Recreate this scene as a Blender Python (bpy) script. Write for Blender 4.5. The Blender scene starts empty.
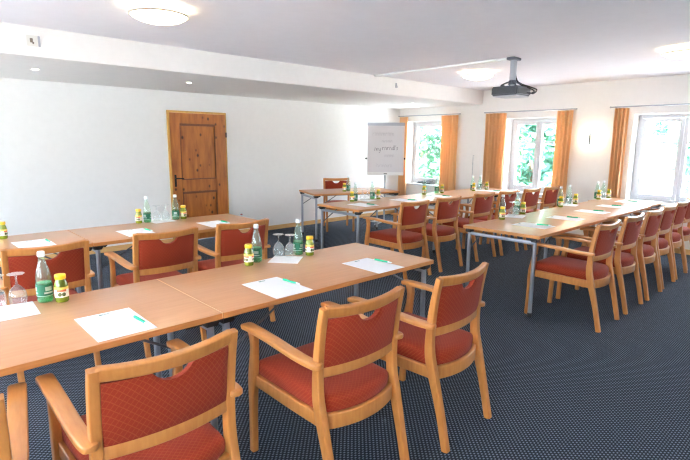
import bpy, bmesh, math, random
from mathutils import Vector, Matrix
random.seed(7)
C = bpy.context.scene.collection
PI = math.pi

# ------------------------------------------------------------------ camera
def make_camera():
    F, YAW, PITCH, ROLL, H = 488.53, 42.9156, 10.1521, 0.493, 1.5389
    ya, pi_, ro = (math.radians(a) for a in (YAW, PITCH, ROLL))
    fw = Vector((math.sin(ya)*math.cos(pi_), math.cos(ya)*math.cos(pi_), -math.sin(pi_)))
    r = Vector((math.cos(ya), -math.sin(ya), 0)); u = r.cross(fw)
    r2 = r*math.cos(ro) + u*math.sin(ro); u2 = -r*math.sin(ro) + u*math.cos(ro)
    cam = bpy.data.cameras.new('camera'); o = bpy.data.objects.new('camera', cam); C.objects.link(o)
    m = Matrix.Identity(4)
    for i in range(3):
        m[i][0], m[i][1], m[i][2] = r2[i], u2[i], -fw[i]
    m[0][3], m[1][3], m[2][3] = 0, 0, H
    o.matrix_world = m
    cam.sensor_fit = 'HORIZONTAL'; cam.sensor_width = 36; cam.lens = F/690*36; cam.clip_start = .05
    bpy.context.scene.camera = o
make_camera()

# ------------------------------------------------------------------ world, sky portals, exposure
S = bpy.context.scene
S.view_settings.view_transform = 'Standard'; S.view_settings.look = 'None'
S.view_settings.gamma = 1; S.view_settings.use_curve_mapping = False
S.view_settings.exposure = 1.38
S.cycles.use_denoising = True; S.cycles.filter_width = 1.25
S.cycles.max_bounces = 10; S.cycles.diffuse_bounces = 6; S.cycles.transparent_max_bounces = 24
S.cycles.sample_clamp_indirect = 8
SKY = 11.5
w = bpy.data.worlds.new('sky'); S.world = w; w.use_nodes = True
nt = w.node_tree; bg = nt.nodes['Background']
tc = nt.nodes.new('ShaderNodeTexCoord'); sep = nt.nodes.new('ShaderNodeSeparateXYZ')
rmp = nt.nodes.new('ShaderNodeValToRGB')
rmp.color_ramp.elements[0].position = .46; rmp.color_ramp.elements[0].color = (.50, .52, .50, 1)
rmp.color_ramp.elements[1].position = .56; rmp.color_ramp.elements[1].color = (.74, .86, 1, 1)
mp = nt.nodes.new('ShaderNodeMath'); mp.operation = 'MULTIPLY_ADD'; mp.inputs[1].default_value = .5; mp.inputs[2].default_value = .5
nt.links.new(tc.outputs['Generated'], sep.inputs[0]); nt.links.new(sep.outputs['Z'], mp.inputs[0])
nt.links.new(mp.outputs[0], rmp.inputs[0]); nt.links.new(rmp.outputs[0], bg.inputs[0])
bg.inputs[1].default_value = SKY

sl = bpy.data.lights.new('sun', 'SUN'); sl.energy = 55; sl.angle = math.radians(3); sl.color = (1, .96, .90)
so = bpy.data.objects.new('sun', sl); C.objects.link(so)
so.rotation_euler = Vector((.62, .25, -.9)).to_track_quat('-Z', 'Y').to_euler()

def portal(loc, rot, sx, sy):
    l = bpy.data.lights.new('window_portal', 'AREA'); l.shape = 'RECTANGLE'; l.size = sx; l.size_y = sy
    l.cycles.is_portal = True
    o = bpy.data.objects.new('window_portal', l); o.location = loc; o.rotation_euler = rot; C.objects.link(o)

# room dimensions
XL, XW, YB, YF, HC, HS, YS = -2.4, 8.25, -1.9, 7.16, 2.508, 2.258, 5.128
WT = .30
TOPZ, SILL = 1.99, .66
WINS = [(5.73, 6.93), (3.58, 4.62), (1.32, 2.55), (-1.1, .1)]     # openings in the right wall (y ranges); last one unseen, added for daylight
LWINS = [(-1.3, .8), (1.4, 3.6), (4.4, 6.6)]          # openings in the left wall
BWINS = []         # openings in the back wall (x ranges)
for a, b in WINS: portal((XW+WT, (a+b)/2, (SILL+TOPZ)/2), (0, PI/2, 0), TOPZ-SILL, b-a)
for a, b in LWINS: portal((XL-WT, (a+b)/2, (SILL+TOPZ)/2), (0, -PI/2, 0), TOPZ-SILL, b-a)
for a, b in BWINS: portal(((a+b)/2, YB-WT, (SILL+TOPZ)/2), (-PI/2, 0, 0), b-a, TOPZ-SILL)

# ------------------------------------------------------------------ materials
def new_mat(name):
    m = bpy.data.materials.new(name); m.use_nodes = True
    nt = m.node_tree; return m, nt, nt.nodes['Principled BSDF']
def plain(name, col, rough=.5, metal=0., coat=0., spec=.5, emit=None, estr=0.):
    m, nt, b = new_mat(name)
    b.inputs['Base Color'].default_value = (*col, 1); b.inputs['Roughness'].default_value = rough
    b.inputs['Metallic'].default_value = metal; b.inputs['Coat Weight'].default_value = coat
    b.inputs['Specular IOR Level'].default_value = spec
    if emit: b.inputs['Emission Color'].default_value = (*emit, 1); b.inputs['Emission Strength'].default_value = estr
    return m
def N(nt, t, **kw):
    n = nt.nodes.new(t)
    for k, v in kw.items(): setattr(n, k, v)
    return n
def noisy(name, c1, c2, scale=(1, 1, 1), nscale=5., detail=4., rough=.5, coat=0., bump=0., lo=.3, hi=.7, spec=.5, coat_rough=.1):
    m, nt, b = new_mat(name)
    t = N(nt, 'ShaderNodeTexCoord'); mpg = N(nt, 'ShaderNodeMapping'); mpg.inputs['Scale'].default_value = scale
    nz = N(nt, 'ShaderNodeTexNoise'); nz.inputs['Scale'].default_value = nscale; nz.inputs['Detail'].default_value = detail
    r = N(nt, 'ShaderNodeValToRGB')
    r.color_ramp.elements[0].position = lo; r.color_ramp.elements[0].color = (*c1, 1)
    r.color_ramp.elements[1].position = hi; r.color_ramp.elements[1].color = (*c2, 1)
    nt.links.new(t.outputs['Object'], mpg.inputs[0]); nt.links.new(mpg.outputs[0], nz.inputs[0])
    nt.links.new(nz.outputs[0], r.inputs[0]); nt.links.new(r.outputs[0], b.inputs['Base Color'])
    b.inputs['Roughness'].default_value = rough; b.inputs['Coat Weight'].default_value = coat
    b.inputs['Coat Roughness'].default_value = coat_rough
    b.inputs['Specular IOR Level'].default_value = spec
    if bump:
        bp = N(nt, 'ShaderNodeBump'); bp.inputs['Strength'].default_value = bump; bp.inputs['Distance'].default_value = .01
        nt.links.new(nz.outputs[0], bp.inputs['Height']); nt.links.new(bp.outputs[0], b.inputs['Normal'])
    return m
def mathn(nt, op, a, b=None):
    n = N(nt, 'ShaderNodeMath', operation=op)
    for i, v in enumerate((a, b)):
        if v is None: continue
        if isinstance(v, (int, float)): n.inputs[i].default_value = v
        else: nt.links.new(v, n.inputs[i])
    return n.outputs[0]
def mixc(nt, fac, c1, c2):
    n = N(nt, 'ShaderNodeMix', data_type='RGBA')
    if isinstance(fac, (int, float)): n.inputs[0].default_value = fac
    else: nt.links.new(fac, n.inputs[0])
    for i, c in ((6, c1), (7, c2)):
        if isinstance(c, tuple): n.inputs[i].default_value = (*c, 1)
        else: nt.links.new(c, n.inputs[i])
    return n.outputs[2]

M = {}
M['wall'] = noisy('white_wall_paint', (.85, .825, .79), (.87, .845, .81), nscale=14, rough=.9, bump=.05, spec=.2)
M['ceiling'] = noisy('ceiling_paint', (.85, .835, .865), (.87, .855, .885), nscale=9, rough=.95, spec=.1)
M['beech'] = noisy('varnished_beech', (.47, .175, .040), (.55, .228, .058), scale=(6, 6, 1.2), nscale=9, rough=.33, coat=.5, coat_rough=.14)
M['arm_wood'] = noisy('arm_beech', (.48, .18, .043), (.56, .236, .062), scale=(8, 1.2, 8), nscale=9, rough=.3, coat=.5, coat_rough=.15)
M['laminate'] = noisy('table_laminate', (.53, .26, .122), (.585, .295, .146), scale=(.7, 9, 9), nscale=6, rough=.34, coat=.35, coat_rough=.17)
M['edge'] = noisy('beech_edge_band', (.50, .20, .055), (.60, .26, .08), scale=(1, 1, 8), nscale=8, rough=.4)
M['edge_pale'] = plain('pale_edge', (.78, .55, .33), .5)
M['skirting'] = noisy('skirting_wood', (.62, .35, .13), (.72, .44, .18), scale=(1, 8, 8), rough=.45)
M['steel'] = plain('grey_steel', (.42, .45, .50), .32, .75)
M['dark_steel'] = plain('dark_steel', (.10, .11, .13), .4, .6)
M['chrome'] = plain('chrome', (.75, .74, .72), .18, 1.)
M['black'] = plain('black_plastic', (.012, .012, .014), .45)
M['white_plastic'] = plain('white_plastic', (.82, .82, .80), .4)
M['paper'] = plain('white_paper', (.88, .88, .90), .8, spec=.2)
M['shaded_flip_paper'] = plain('shaded_chart_paper', (.70, .68, .69), .8, spec=.2)  # greyer than the pads: shade of the backlit sheet is in the colour
M['napkin'] = noisy('white_napkin', (.84, .84, .86), (.9, .9, .9), nscale=60, rough=.95, bump=.1, spec=.1)
M['frame_shaded'] = plain('shaded_window_paint', (.58, .58, .60), .4)  # white frames greyed: their backlit shade is put into the colour
M['pen'] = plain('green_pen_plastic', (.0, .40, .19), .25, coat=.5)
M['pen_clear'] = plain('pen_tip', (.75, .78, .78), .2, coat=.4)
M['logo'] = plain('pad_logo_ink', (.05, .22, .20), .7)
M['ink'] = plain('marker_ink', (.16, .14, .16), .8)
M['faint_ink'] = plain('faint_marker_ink', (.50, .48, .51), .8)
M['lid_yellow'] = plain('yellow_lid', (.90, .56, .01), .35, coat=.3)
M['juice'] = noisy('green_juice', (.17, .22, .012), (.24, .28, .02), nscale=20, rough=.12, coat=.8)
M['cap'] = plain('bottle_cap', (.80, .84, .84), .35)
M['iron'] = plain('black_iron', (.02, .018, .016), .45, .6)
M['socket'] = plain('socket_plastic', (.74, .72, .66), .4)
M['socket_dark'] = plain('socket_hole', (.16, .13, .10), .6)
M['red_plug'] = plain('red_plug', (.35, .06, .06), .5)
M['projector'] = plain('projector_grey', (.05, .054, .065), .45)
M['projector_pale'] = plain('projector_underside', (.55, .55, .58), .5)
M['board_grey'] = plain('board_rail_grey', (.40, .42, .46), .4, .3)
M['bounce_ground'] = noisy('pale_bounce_ground', (.66, .66, .66), (.76, .76, .75), nscale=30, rough=.9)  # unseen ground, made pale to bounce light up to the ceiling
M['bark'] = noisy('bark', (.16, .11, .07), (.26, .20, .14), scale=(6, 6, 1), rough=.9)
M['mullion_grey'] = plain('window_rubber', (.45, .46, .50), .5)

def carpet():
    m, nt, b = new_mat('dotted_blue_carpet')
    t = N(nt, 'ShaderNodeTexCoord'); s = N(nt, 'ShaderNodeSeparateXYZ'); nt.links.new(t.outputs['Object'], s.inputs[0])
    x, y = s.outputs[0], s.outputs[1]
    px, py = .026, .0135
    yy = mathn(nt, 'DIVIDE', y, py); row = mathn(nt, 'FLOOR', yy)
    off = mathn(nt, 'MULTIPLY', mathn(nt, 'FLOORED_MODULO', row, 2.), .5)
    xx = mathn(nt, 'ADD', mathn(nt, 'DIVIDE', x, px), off)
    fx = mathn(nt, 'ABSOLUTE', mathn(nt, 'SUBTRACT', mathn(nt, 'FRACT', xx), .5))
    fy = mathn(nt, 'ABSOLUTE', mathn(nt, 'SUBTRACT', mathn(nt, 'FRACT', yy), .5))
    dot = mathn(nt, 'MULTIPLY', mathn(nt, 'LESS_THAN', fx, .21), mathn(nt, 'LESS_THAN', fy, .27))
    nz = N(nt, 'ShaderNodeTexNoise'); nz.inputs['Scale'].default_value = 220; nt.links.new(t.outputs['Object'], nz.inputs[0])
    base = mixc(nt, nz.outputs[0], (.014, .018, .026), (.034, .042, .057))
    col = mixc(nt, dot, base, (.175, .21, .27))
    nt.links.new(col, b.inputs['Base Color'])
    b.inputs['Roughness'].default_value = .95; b.inputs['Specular IOR Level'].default_value = .15
    bp = N(nt, 'ShaderNodeBump'); bp.inputs['Strength'].default_value = .4; bp.inputs['Distance'].default_value = .004
    nt.links.new(nz.outputs[0], bp.inputs['Height']); nt.links.new(bp.outputs[0], b.inputs['Normal'])
    return m
M['carpet'] = carpet()
def lattice(name, base, base2, line):
    """woven red cloth with a diagonal lattice of small golden stitches"""
    m, nt, b = new_mat(name)
    t = N(nt, 'ShaderNodeTexCoord'); s = N(nt, 'ShaderNodeSeparateXYZ'); nt.links.new(t.outputs['Object'], s.inputs[0])
    x = s.outputs[0]; v = mathn(nt, 'ADD', s.outputs[1], s.outputs[2])
    p = .022
    outs = []
    for op in ('ADD', 'SUBTRACT'):
        d = mathn(nt, 'DIVIDE', mathn(nt, op, x, v), p)
        f = mathn(nt, 'ABSOLUTE', mathn(nt, 'SUBTRACT', mathn(nt, 'FRACT', d), .5))
        outs.append(mathn(nt, 'GREATER_THAN', f, .43))
    ln = mathn(nt, 'MAXIMUM', *outs)
    nz = N(nt, 'ShaderNodeTexNoise'); nz.inputs['Scale'].default_value = 400; nt.links.new(t.outputs['Object'], nz.inputs[0])
    bc = mixc(nt, nz.outputs[0], base, base2)
    f2 = mathn(nt, 'MULTIPLY', ln, .17)
    col = mixc(nt, f2, bc, line)
    nt.links.new(col, b.inputs['Base Color']); b.inputs['Roughness'].default_value = .8
    b.inputs['Sheen Weight'].default_value = .06; b.inputs['Specular IOR Level'].default_value = .25
    bp = N(nt, 'ShaderNodeBump'); bp.inputs['Strength'].default_value = .25; bp.inputs['Distance'].default_value = .003
    nt.links.new(nz.outputs[0], bp.inputs['Height']); nt.links.new(bp.outputs[0], b.inputs['Normal'])
    return m
M['fabric'] = lattice('red_lattice_cloth', (.225, .016, .004), (.295, .026, .006), (.50, .18, .045))
def curtain_mat():
    m, nt, b = new_mat('apricot_curtain_cloth')
    b.inputs['Base Color'].default_value = (.80, .52, .27, 1); b.inputs['Roughness'].default_value = .8
    tr = N(nt, 'ShaderNodeBsdfTranslucent'); tr.inputs[0].default_value = (.88, .60, .34, 1)
    mx = N(nt, 'ShaderNodeMixShader'); mx.inputs[0].default_value = .35
    out = nt.nodes['Material Output']
    nt.links.new(b.outputs[0], mx.inputs[1]); nt.links.new(tr.outputs[0], mx.inputs[2]); nt.links.new(mx.outputs[0], out.inputs[0])
    return m
M['curtain'] = curtain_mat()
def leaf_mat(name, c):
    m, nt, b = new_mat(name)
    b.inputs['Base Color'].default_value = (*c, 1); b.inputs['Roughness'].default_value = .6
    tr = N(nt, 'ShaderNodeBsdfTranslucent'); tr.inputs[0].default_value = (c[0]*1.3, c[1]*1.3, c[2], 1)
    mx = N(nt, 'ShaderNodeMixShader'); mx.inputs[0].default_value = .4
    out = nt.nodes['Material Output']
    nt.links.new(b.outputs[0], mx.inputs[1]); nt.links.new(tr.outputs[0], mx.inputs[2]); nt.links.new(mx.outputs[0], out.inputs[0])
    return m
M['leaf_a'] = leaf_mat('leaf_green', (.075, .20, .125)); M['leaf_b'] = leaf_mat('leaf_blue_green', (.065, .19, .135))
def thin_glass(name, tint, gloss=1.0, rough=0.0, ior=1.5, haze=0., hcol=(.8, .85, .82)):
    m = bpy.data.materials.new(name); m.use_nodes = True; nt = m.node_tree; nt.nodes.clear()
    out = N(nt, 'ShaderNodeOutputMaterial'); t = N(nt, 'ShaderNodeBsdfTransparent'); t.inputs[0].default_value = (*tint, 1)
    g = N(nt, 'ShaderNodeBsdfGlossy'); g.inputs['Roughness'].default_value = rough; g.inputs[0].default_value = (gloss,)*3+(1,)
    f = N(nt, 'ShaderNodeFresnel'); ge = N(nt, 'ShaderNodeNewGeometry')      # same reflectance on both faces of the thin wall
    io = mathn(nt, 'ADD', mathn(nt, 'MULTIPLY', ge.outputs['Backfacing'], 1/ior-ior), ior); nt.links.new(io, f.inputs[0])
    mx = N(nt, 'ShaderNodeMixShader'); base = t.outputs[0]
    if haze:
        d = N(nt, 'ShaderNodeBsdfDiffuse'); d.inputs[0].default_value = (*hcol, 1)
        hm = N(nt, 'ShaderNodeMixShader'); hm.inputs[0].default_value = haze
        nt.links.new(t.outputs[0], hm.inputs[1]); nt.links.new(d.outputs[0], hm.inputs[2]); base = hm.outputs[0]
    nt.links.new(f.outputs[0], mx.inputs[0]); nt.links.new(base, mx.inputs[1]); nt.links.new(g.outputs[0], mx.inputs[2])
    nt.links.new(mx.outputs[0], out.inputs[0]); return m
M['pane'] = thin_glass('window_glass', (.97, .98, .98))
M['wineglass'] = thin_glass('clear_glass', (.97, .98, .98), ior=1.6, rough=.03, haze=.11)
M['bottle'] = thin_glass('pale_green_glass', (.84, .95, .88), ior=1.6, rough=.04, haze=.09, hcol=(.55, .80, .62))  # diffuse share stands in for reflections and refraction that pale the glass
M['water'] = thin_glass('green_tinted_water', (.45, .88, .55), ior=1.15, haze=.30, hcol=(.10, .55, .22))
M['jar_glass'] = M['juice']
def label_mat(name, kind):
    m, nt, b = new_mat(name)
    t = N(nt, 'ShaderNodeTexCoord'); s = N(nt, 'ShaderNodeSeparateXYZ'); nt.links.new(t.outputs['Object'], s.inputs[0])
    ang = mathn(nt, 'ARCTAN2', s.outputs[1], s.outputs[0]); z = s.outputs[2]
    u = mathn(nt, 'ABSOLUTE', mathn(nt, 'SUBTRACT', mathn(nt, 'FRACT', mathn(nt, 'DIVIDE', ang, 2.0944)), .5))
    if kind == 'juice':
        col = mixc(nt, mathn(nt, 'GREATER_THAN', z, .064), (.86, .82, .62), (.88, .66, .10))
        band = mathn(nt, 'MULTIPLY', mathn(nt, 'LESS_THAN', mathn(nt, 'ABSOLUTE', mathn(nt, 'SUBTRACT', z, .060)), .0055), mathn(nt, 'LESS_THAN', u, .34))
        col = mixc(nt, band, col, (.75, .16, .06))
        dz = mathn(nt, 'DIVIDE', mathn(nt, 'SUBTRACT', z, .041), .010); du = mathn(nt, 'DIVIDE', mathn(nt, 'SUBTRACT', u, .14), .14)
        rr = mathn(nt, 'ADD', mathn(nt, 'MULTIPLY', dz, dz), mathn(nt, 'MULTIPLY', du, du))
        col = mixc(nt, mathn(nt, 'LESS_THAN', rr, 1.), col, (.10, .11, .03))
    else:
        col = mixc(nt, mathn(nt, 'LESS_THAN', mathn(nt, 'ABSOLUTE', mathn(nt, 'SUBTRACT', z, .064)), .027), (.45, .62, .52), (.006, .13, .06))
        band = mathn(nt, 'MULTIPLY', mathn(nt, 'LESS_THAN', mathn(nt, 'ABSOLUTE', mathn(nt, 'SUBTRACT', z, .070)), .010), mathn(nt, 'LESS_THAN', u, .22))
        col = mixc(nt, mathn(nt, 'MULTIPLY', band, .55), col, (.75, .80, .74))
        band = mathn(nt, 'MULTIPLY', mathn(nt, 'LESS_THAN', mathn(nt, 'ABSOLUTE', mathn(nt, 'SUBTRACT', z, .050)), .004), mathn(nt, 'LESS_THAN', u, .3))
        col = mixc(nt, mathn(nt, 'MULTIPLY', band, .6), col, (.75, .80, .74))
    nt.links.new(col, b.inputs['Base Color']); b.inputs['Roughness'].default_value = .5
    return m
M['juice_label'] = label_mat('juice_label_print', 'juice'); M['water_label'] = label_mat('water_label_print', 'water')
def knotty():
    m, nt, b = new_mat('knotty_pine')
    t = N(nt, 'ShaderNodeTexCoord'); mp1 = N(nt, 'ShaderNodeMapping'); mp1.inputs['Scale'].default_value = (5, 5, .7)
    nt.links.new(t.outputs['Object'], mp1.inputs[0])
    nz = N(nt, 'ShaderNodeTexNoise'); nz.inputs['Scale'].default_value = 4; nz.inputs['Detail'].default_value = 6; nt.links.new(mp1.outputs[0], nz.inputs[0])
    r = N(nt, 'ShaderNodeValToRGB'); r.color_ramp.elements[0].position = .32; r.color_ramp.elements[0].color = (.27, .075, .010, 1)
    r.color_ramp.elements[1].position = .7; r.color_ramp.elements[1].color = (.46, .155, .022, 1)
    nt.links.new(nz.outputs[0], r.inputs[0])
    mp2 = N(nt, 'ShaderNodeMapping'); mp2.inputs['Scale'].default_value = (9, .01, 6.5); nt.links.new(t.outputs['Object'], mp2.inputs[0])
    vo = N(nt, 'ShaderNodeTexVoronoi'); vo.inputs['Scale'].default_value = 1.; nt.links.new(mp2.outputs[0], vo.inputs[0])
    r2 = N(nt, 'ShaderNodeValToRGB'); r2.color_ramp.elements[0].position = .09; r2.color_ramp.elements[0].color = (1, 1, 1, 1)
    r2.color_ramp.elements[1].position = .22; r2.color_ramp.elements[1].color = (0, 0, 0, 1)
    nt.links.new(vo.outputs[0], r2.inputs[0])
    col = mixc(nt, r2.outputs[0], r.outputs[0], (.06, .018, .005))
    nt.links.new(col, b.inputs['Base Color']); b.inputs['Roughness'].default_value = .45
    return m
M['pine'] = knotty()
M['pine_frame'] = noisy('pine_casing', (.50, .26, .05), (.60, .34, .08), scale=(6, 6, 1), rough=.5)
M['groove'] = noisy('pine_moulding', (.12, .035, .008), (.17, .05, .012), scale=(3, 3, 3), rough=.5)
M['lamp'] = plain('opal_lamp_glass', (.9, .88, .82), .3, emit=(1, .84, .56), estr=4.)
M['sconce'] = plain('opal_sconce_glass', (.9, .88, .82), .3, emit=(1, .80, .48), estr=6.)
M['spot'] = plain('spot_bulb', (.9, .9, .85), .3, emit=(1, .9, .7), estr=22.)

# ------------------------------------------------------------------ mesh helpers
class MB:
    def __init__(s): s.v = []; s.f = []
    def add(s, vs, fs):
        n = len(s.v); s.v += [tuple(v) for v in vs]; s.f += [tuple(i+n for i in f) for f in fs]; return s
    def box(s, x0, x1, y0, y1, z0, z1):
        return s.add([(x0,y0,z0),(x1,y0,z0),(x1,y1,z0),(x0,y1,z0),(x0,y0,z1),(x1,y0,z1),(x1,y1,z1),(x0,y1,z1)],
                     [(3,2,1,0),(4,5,6,7),(0,1,5,4),(1,2,6,5),(2,3,7,6),(3,0,4,7)])
    def rings(s, rings, closed=True, caps=True):
        n = len(rings[0]); vs = [p for r in rings for p in r]; fs = []
        for i in range(len(rings)-1):
            for j in range(n if closed else n-1):
                k = (j+1) % n; fs.append((i*n+j, i*n+k, (i+1)*n+k, (i+1)*n+j))
        if caps: fs.append(tuple(reversed(range(n)))); fs.append(tuple((len(rings)-1)*n+j for j in range(n)))
        return s.add(vs, fs)
    def lathe(s, prof, n=20, c=(0,0,0), caps=True):
        return s.rings([[(c[0]+r*math.cos(2*PI*j/n), c[1]+r*math.sin(2*PI*j/n), c[2]+z) for j in range(n)] for r, z in prof], caps=caps)
    def sweep(s, path, secs, side=None):
        """path of points; secs one section or one per point: (a, b) along side and normal; side: fixed sideways axis"""
        P = [Vector(p) for p in path]; rs = []
        if not isinstance(secs[0][0], (list, tuple)): secs = [secs]*len(P)
        for i, p in enumerate(P):
            t = (P[min(i+1, len(P)-1)]-P[max(i-1, 0)]).normalized()
            sd = Vector(side) if side else (Vector((0,0,1)) if abs(t.z) < .9 else Vector((1,0,0))).cross(t)
            sd = (sd - t*sd.dot(t)).normalized(); up = t.cross(sd)
            rs.append([tuple(p+sd*a+up*b) for a, b in secs[i]])
        return s.rings(rs)
    def tube(s, path, r, n=10): return s.sweep(path, [(r*math.cos(2*PI*j/n), r*math.sin(2*PI*j/n)) for j in range(n)])
    def build(s, name, mat, parent=None, bevel=0., angle=40, loc=None, flat=False, segs=2):
        me = bpy.data.meshes.new(name); bm = bmesh.new()
        vs = [bm.verts.new(v) for v in s.v]
        for f in s.f:
            try: bm.faces.new([vs[i] for i in f])
            except ValueError: pass
        bmesh.ops.recalc_face_normals(bm, faces=bm.faces)
        if bevel:
            es = [e for e in bm.edges if len(e.link_faces) == 2 and e.calc_face_angle(0) > math.radians(50)]
            bmesh.ops.bevel(bm, geom=es, offset=bevel, segments=segs, affect='EDGES', clamp_overlap=True)
        bm.to_mesh(me); bm.free()
        if not flat:
            me.polygons.foreach_set('use_smooth', [True]*len(me.polygons)); me.set_sharp_from_angle(angle=math.radians(angle))
        me.materials.append(M[mat] if isinstance(mat, str) else mat)
        o = bpy.data.objects.new(name, me); C.objects.link(o)
        if parent: o.parent = parent
        if loc: o.location = loc
        return o
def rr(w, h, r, n=3):
    """rounded rectangle section"""
    out = []
    for cx, cy, a0 in ((w/2-r, h/2-r, 0), (-w/2+r, h/2-r, 90), (-w/2+r, -h/2+r, 180), (w/2-r, -h/2+r, 270)):
        for k in range(n+1):
            a = math.radians(a0+90*k/n); out.append((cx+r*math.cos(a), cy+r*math.sin(a)))
    return out
def tag(o, label, cat, group=None, kind=None):
    o['label'] = label; o['category'] = cat
    if group: o['group'] = group
    if kind: o['kind'] = kind
    return o
def thing(name, label, cat, loc=(0,0,0), rz=0, group=None):
    o = bpy.data.objects.new(name, None); C.objects.link(o); o.location = loc; o.rotation_euler = (0,0,rz)
    o.empty_display_size = .1
    return tag(o, label, cat, group)
def struct(o, label=None):
    o['kind'] = 'structure'
    if label: o['label'] = label
    return o
def dup(root, loc, rz, label, group=None):
    r = root.copy(); C.objects.link(r); r.location = loc; r.rotation_euler = (0,0,rz); r['label'] = label
    if group: r['group'] = group
    for ch in list(root.children):
        c = ch.copy(); C.objects.link(c); c.parent = r
        for g in list(ch.children):
            d = g.copy(); C.objects.link(d); d.parent = c
    return r

# ------------------------------------------------------------------ the room
struct(MB().box(XL-WT, XW+WT, YB-WT, YF+.2, -.12, 0).build('floor', 'carpet', flat=True), 'dark blue carpet woven with rows of small pale dots')
struct(MB().box(XL-WT, XW+WT, YB-WT, YF+.2, HC, HC+.15).build('ceiling', 'ceiling', flat=True), 'flat white ceiling')
struct(MB().box(XL, XW, YS, YF, HS, HC).build('ceiling_soffit', 'wall', flat=True, bevel=.012), 'lowered white ceiling band running along the door wall')
def wall_open(name, horizontal, fixed0, fixed1, lo, hi, wins, z1, label):
    m = MB(); edges = [lo]+[e for w_ in sorted(wins) for e in w_]+[hi]
    def bx(a, b, z0, zz):
        if horizontal: m.box(a, b, fixed0, fixed1, z0, zz)
        else: m.box(fixed0, fixed1, a, b, z0, zz)
    for i in range(0, len(edges), 2): bx(edges[i], edges[i+1], 0, z1)
    for a, b in wins: bx(a, b, 0, SILL); bx(a, b, TOPZ, z1)
    return struct(m.build(name, 'wall', flat=True), label)
wall_open('wall_right', False, XW, XW+WT, YB-WT, YF+.2, WINS, HC, 'white wall with deep window recesses')
wall_open('wall_left', False, XL-WT, XL, YB-WT, YF+.2, LWINS, HC, 'white wall to the left of the tables')
wall_open('wall_back', True, YB-WT, YB, XL, XW, BWINS, HC, 'white wall behind the viewer')
DX0, DX1, DZ = 3.065, 4.03, 1.985
struct(MB().box(XL, DX0, YF, YF+.2, 0, HC).box(DX1, XW, YF, YF+.2, 0, HC).box(DX0, DX1, YF, YF+.2, DZ, HC).build('wall_front', 'wall', flat=True),
       'long white wall with the wooden door')
struct(MB().box(XL, DX0, YF-.018, YF, 0, .075).box(DX1, XW, YF-.018, YF, 0, .075).build('baseboard_front', 'skirting', bevel=.004), 'pale wooden skirting along the door wall')
struct(MB().box(XW-.018, XW, YB, YF-.018, 0, .075).build('baseboard_right', 'skirting', bevel=.004), 'pale wooden skirting under the windows')
struct(MB().box(XL, XL+.018, YB, YF-.018, 0, .075).build('baseboard_left', 'skirting', bevel=.004), 'pale wooden skirting on the left wall')

def window(name, y0, y1, mull, bar, label, fx=XW+.22, left=False, back=False):
    root = bpy.data.objects.new(name, None); C.objects.link(root); struct(root, label)
    z0, z1 = SILL+.02, TOPZ
    def bx(m, a0, a1, b0, b1, c0, c1):     # a across wall depth, b along wall
        if back: m.box(b0, b1, YB-(a1-XW), YB-(a0-XW), c0, c1)
        elif left: m.box(XL-(a1-XW), XL-(a0-XW), b0, b1, c0, c1)
        else: m.box(a0, a1, b0, b1, c0, c1)
    m = MB(); f = .05
    bx(m, fx, fx+.07, y0, y0+f, z0, z1); bx(m, fx, fx+.07, y1-f, y1, z0, z1)
    bx(m, fx, fx+.07, y0+f, y1-f, z1-f, z1); bx(m, fx, fx+.07, y0+f, y1-f, z0, z0+f)
    m.build('window_frame', 'frame_shaded', root, bevel=.006)
    spans = [(y0+f, mull), (mull, y1-f)]
    for a, b in spans:
        s = MB(); g = .055; a += .003; b -= .003; zz0, zz1 = z0+f+.003, z1-f-.003
        x0, x1 = fx-.012, fx+.05
        bx(s, x0, x1, a, a+g, zz0, zz1); bx(s, x0, x1, b-g, b, zz0, zz1)
        bx(s, x0, x1, a+g, b-g, zz0, zz0+g+.01); bx(s, x0, x1, a+g, b-g, zz1-g, zz1)
        if bar: bx(s, x0+.015, x1-.015, a+g, b-g, bar-.015, bar+.015)
        sh = s.build('sash', 'frame_shaded', root, bevel=.006)
        p = MB(); bx(p, fx+.02, fx+.026, a+g-.01, b-g+.01, zz0+g-.01, zz1-g+.01); p.build('glass_pane', 'pane', sh, flat=True)
    hm = MB(); bx(hm, fx-.05, fx-.012, mull-.012, mull+.012, 1.18, 1.29); hm.build('window_handle', 'frame_shaded', root, bevel=.005)
    sl = MB(); bx(sl, XW-.03, fx, y0, y1, SILL, SILL+.02); sl.build('window_sill', 'frame_shaded', root, bevel=.005)
    return root
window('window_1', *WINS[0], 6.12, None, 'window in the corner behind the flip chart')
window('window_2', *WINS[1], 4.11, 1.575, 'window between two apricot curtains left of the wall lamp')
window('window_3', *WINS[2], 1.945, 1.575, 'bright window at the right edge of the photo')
window('window_4', *WINS[3], -.5, 1.575, 'unseen window added in the right wall for more daylight')
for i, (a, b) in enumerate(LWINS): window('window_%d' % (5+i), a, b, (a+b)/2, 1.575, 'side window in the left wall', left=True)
for i, (a, b) in enumerate(BWINS): window('window_%d' % (8+i), a, b, (a+b)/2, 1.575, 'window in the wall behind the viewer', back=True)

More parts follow.
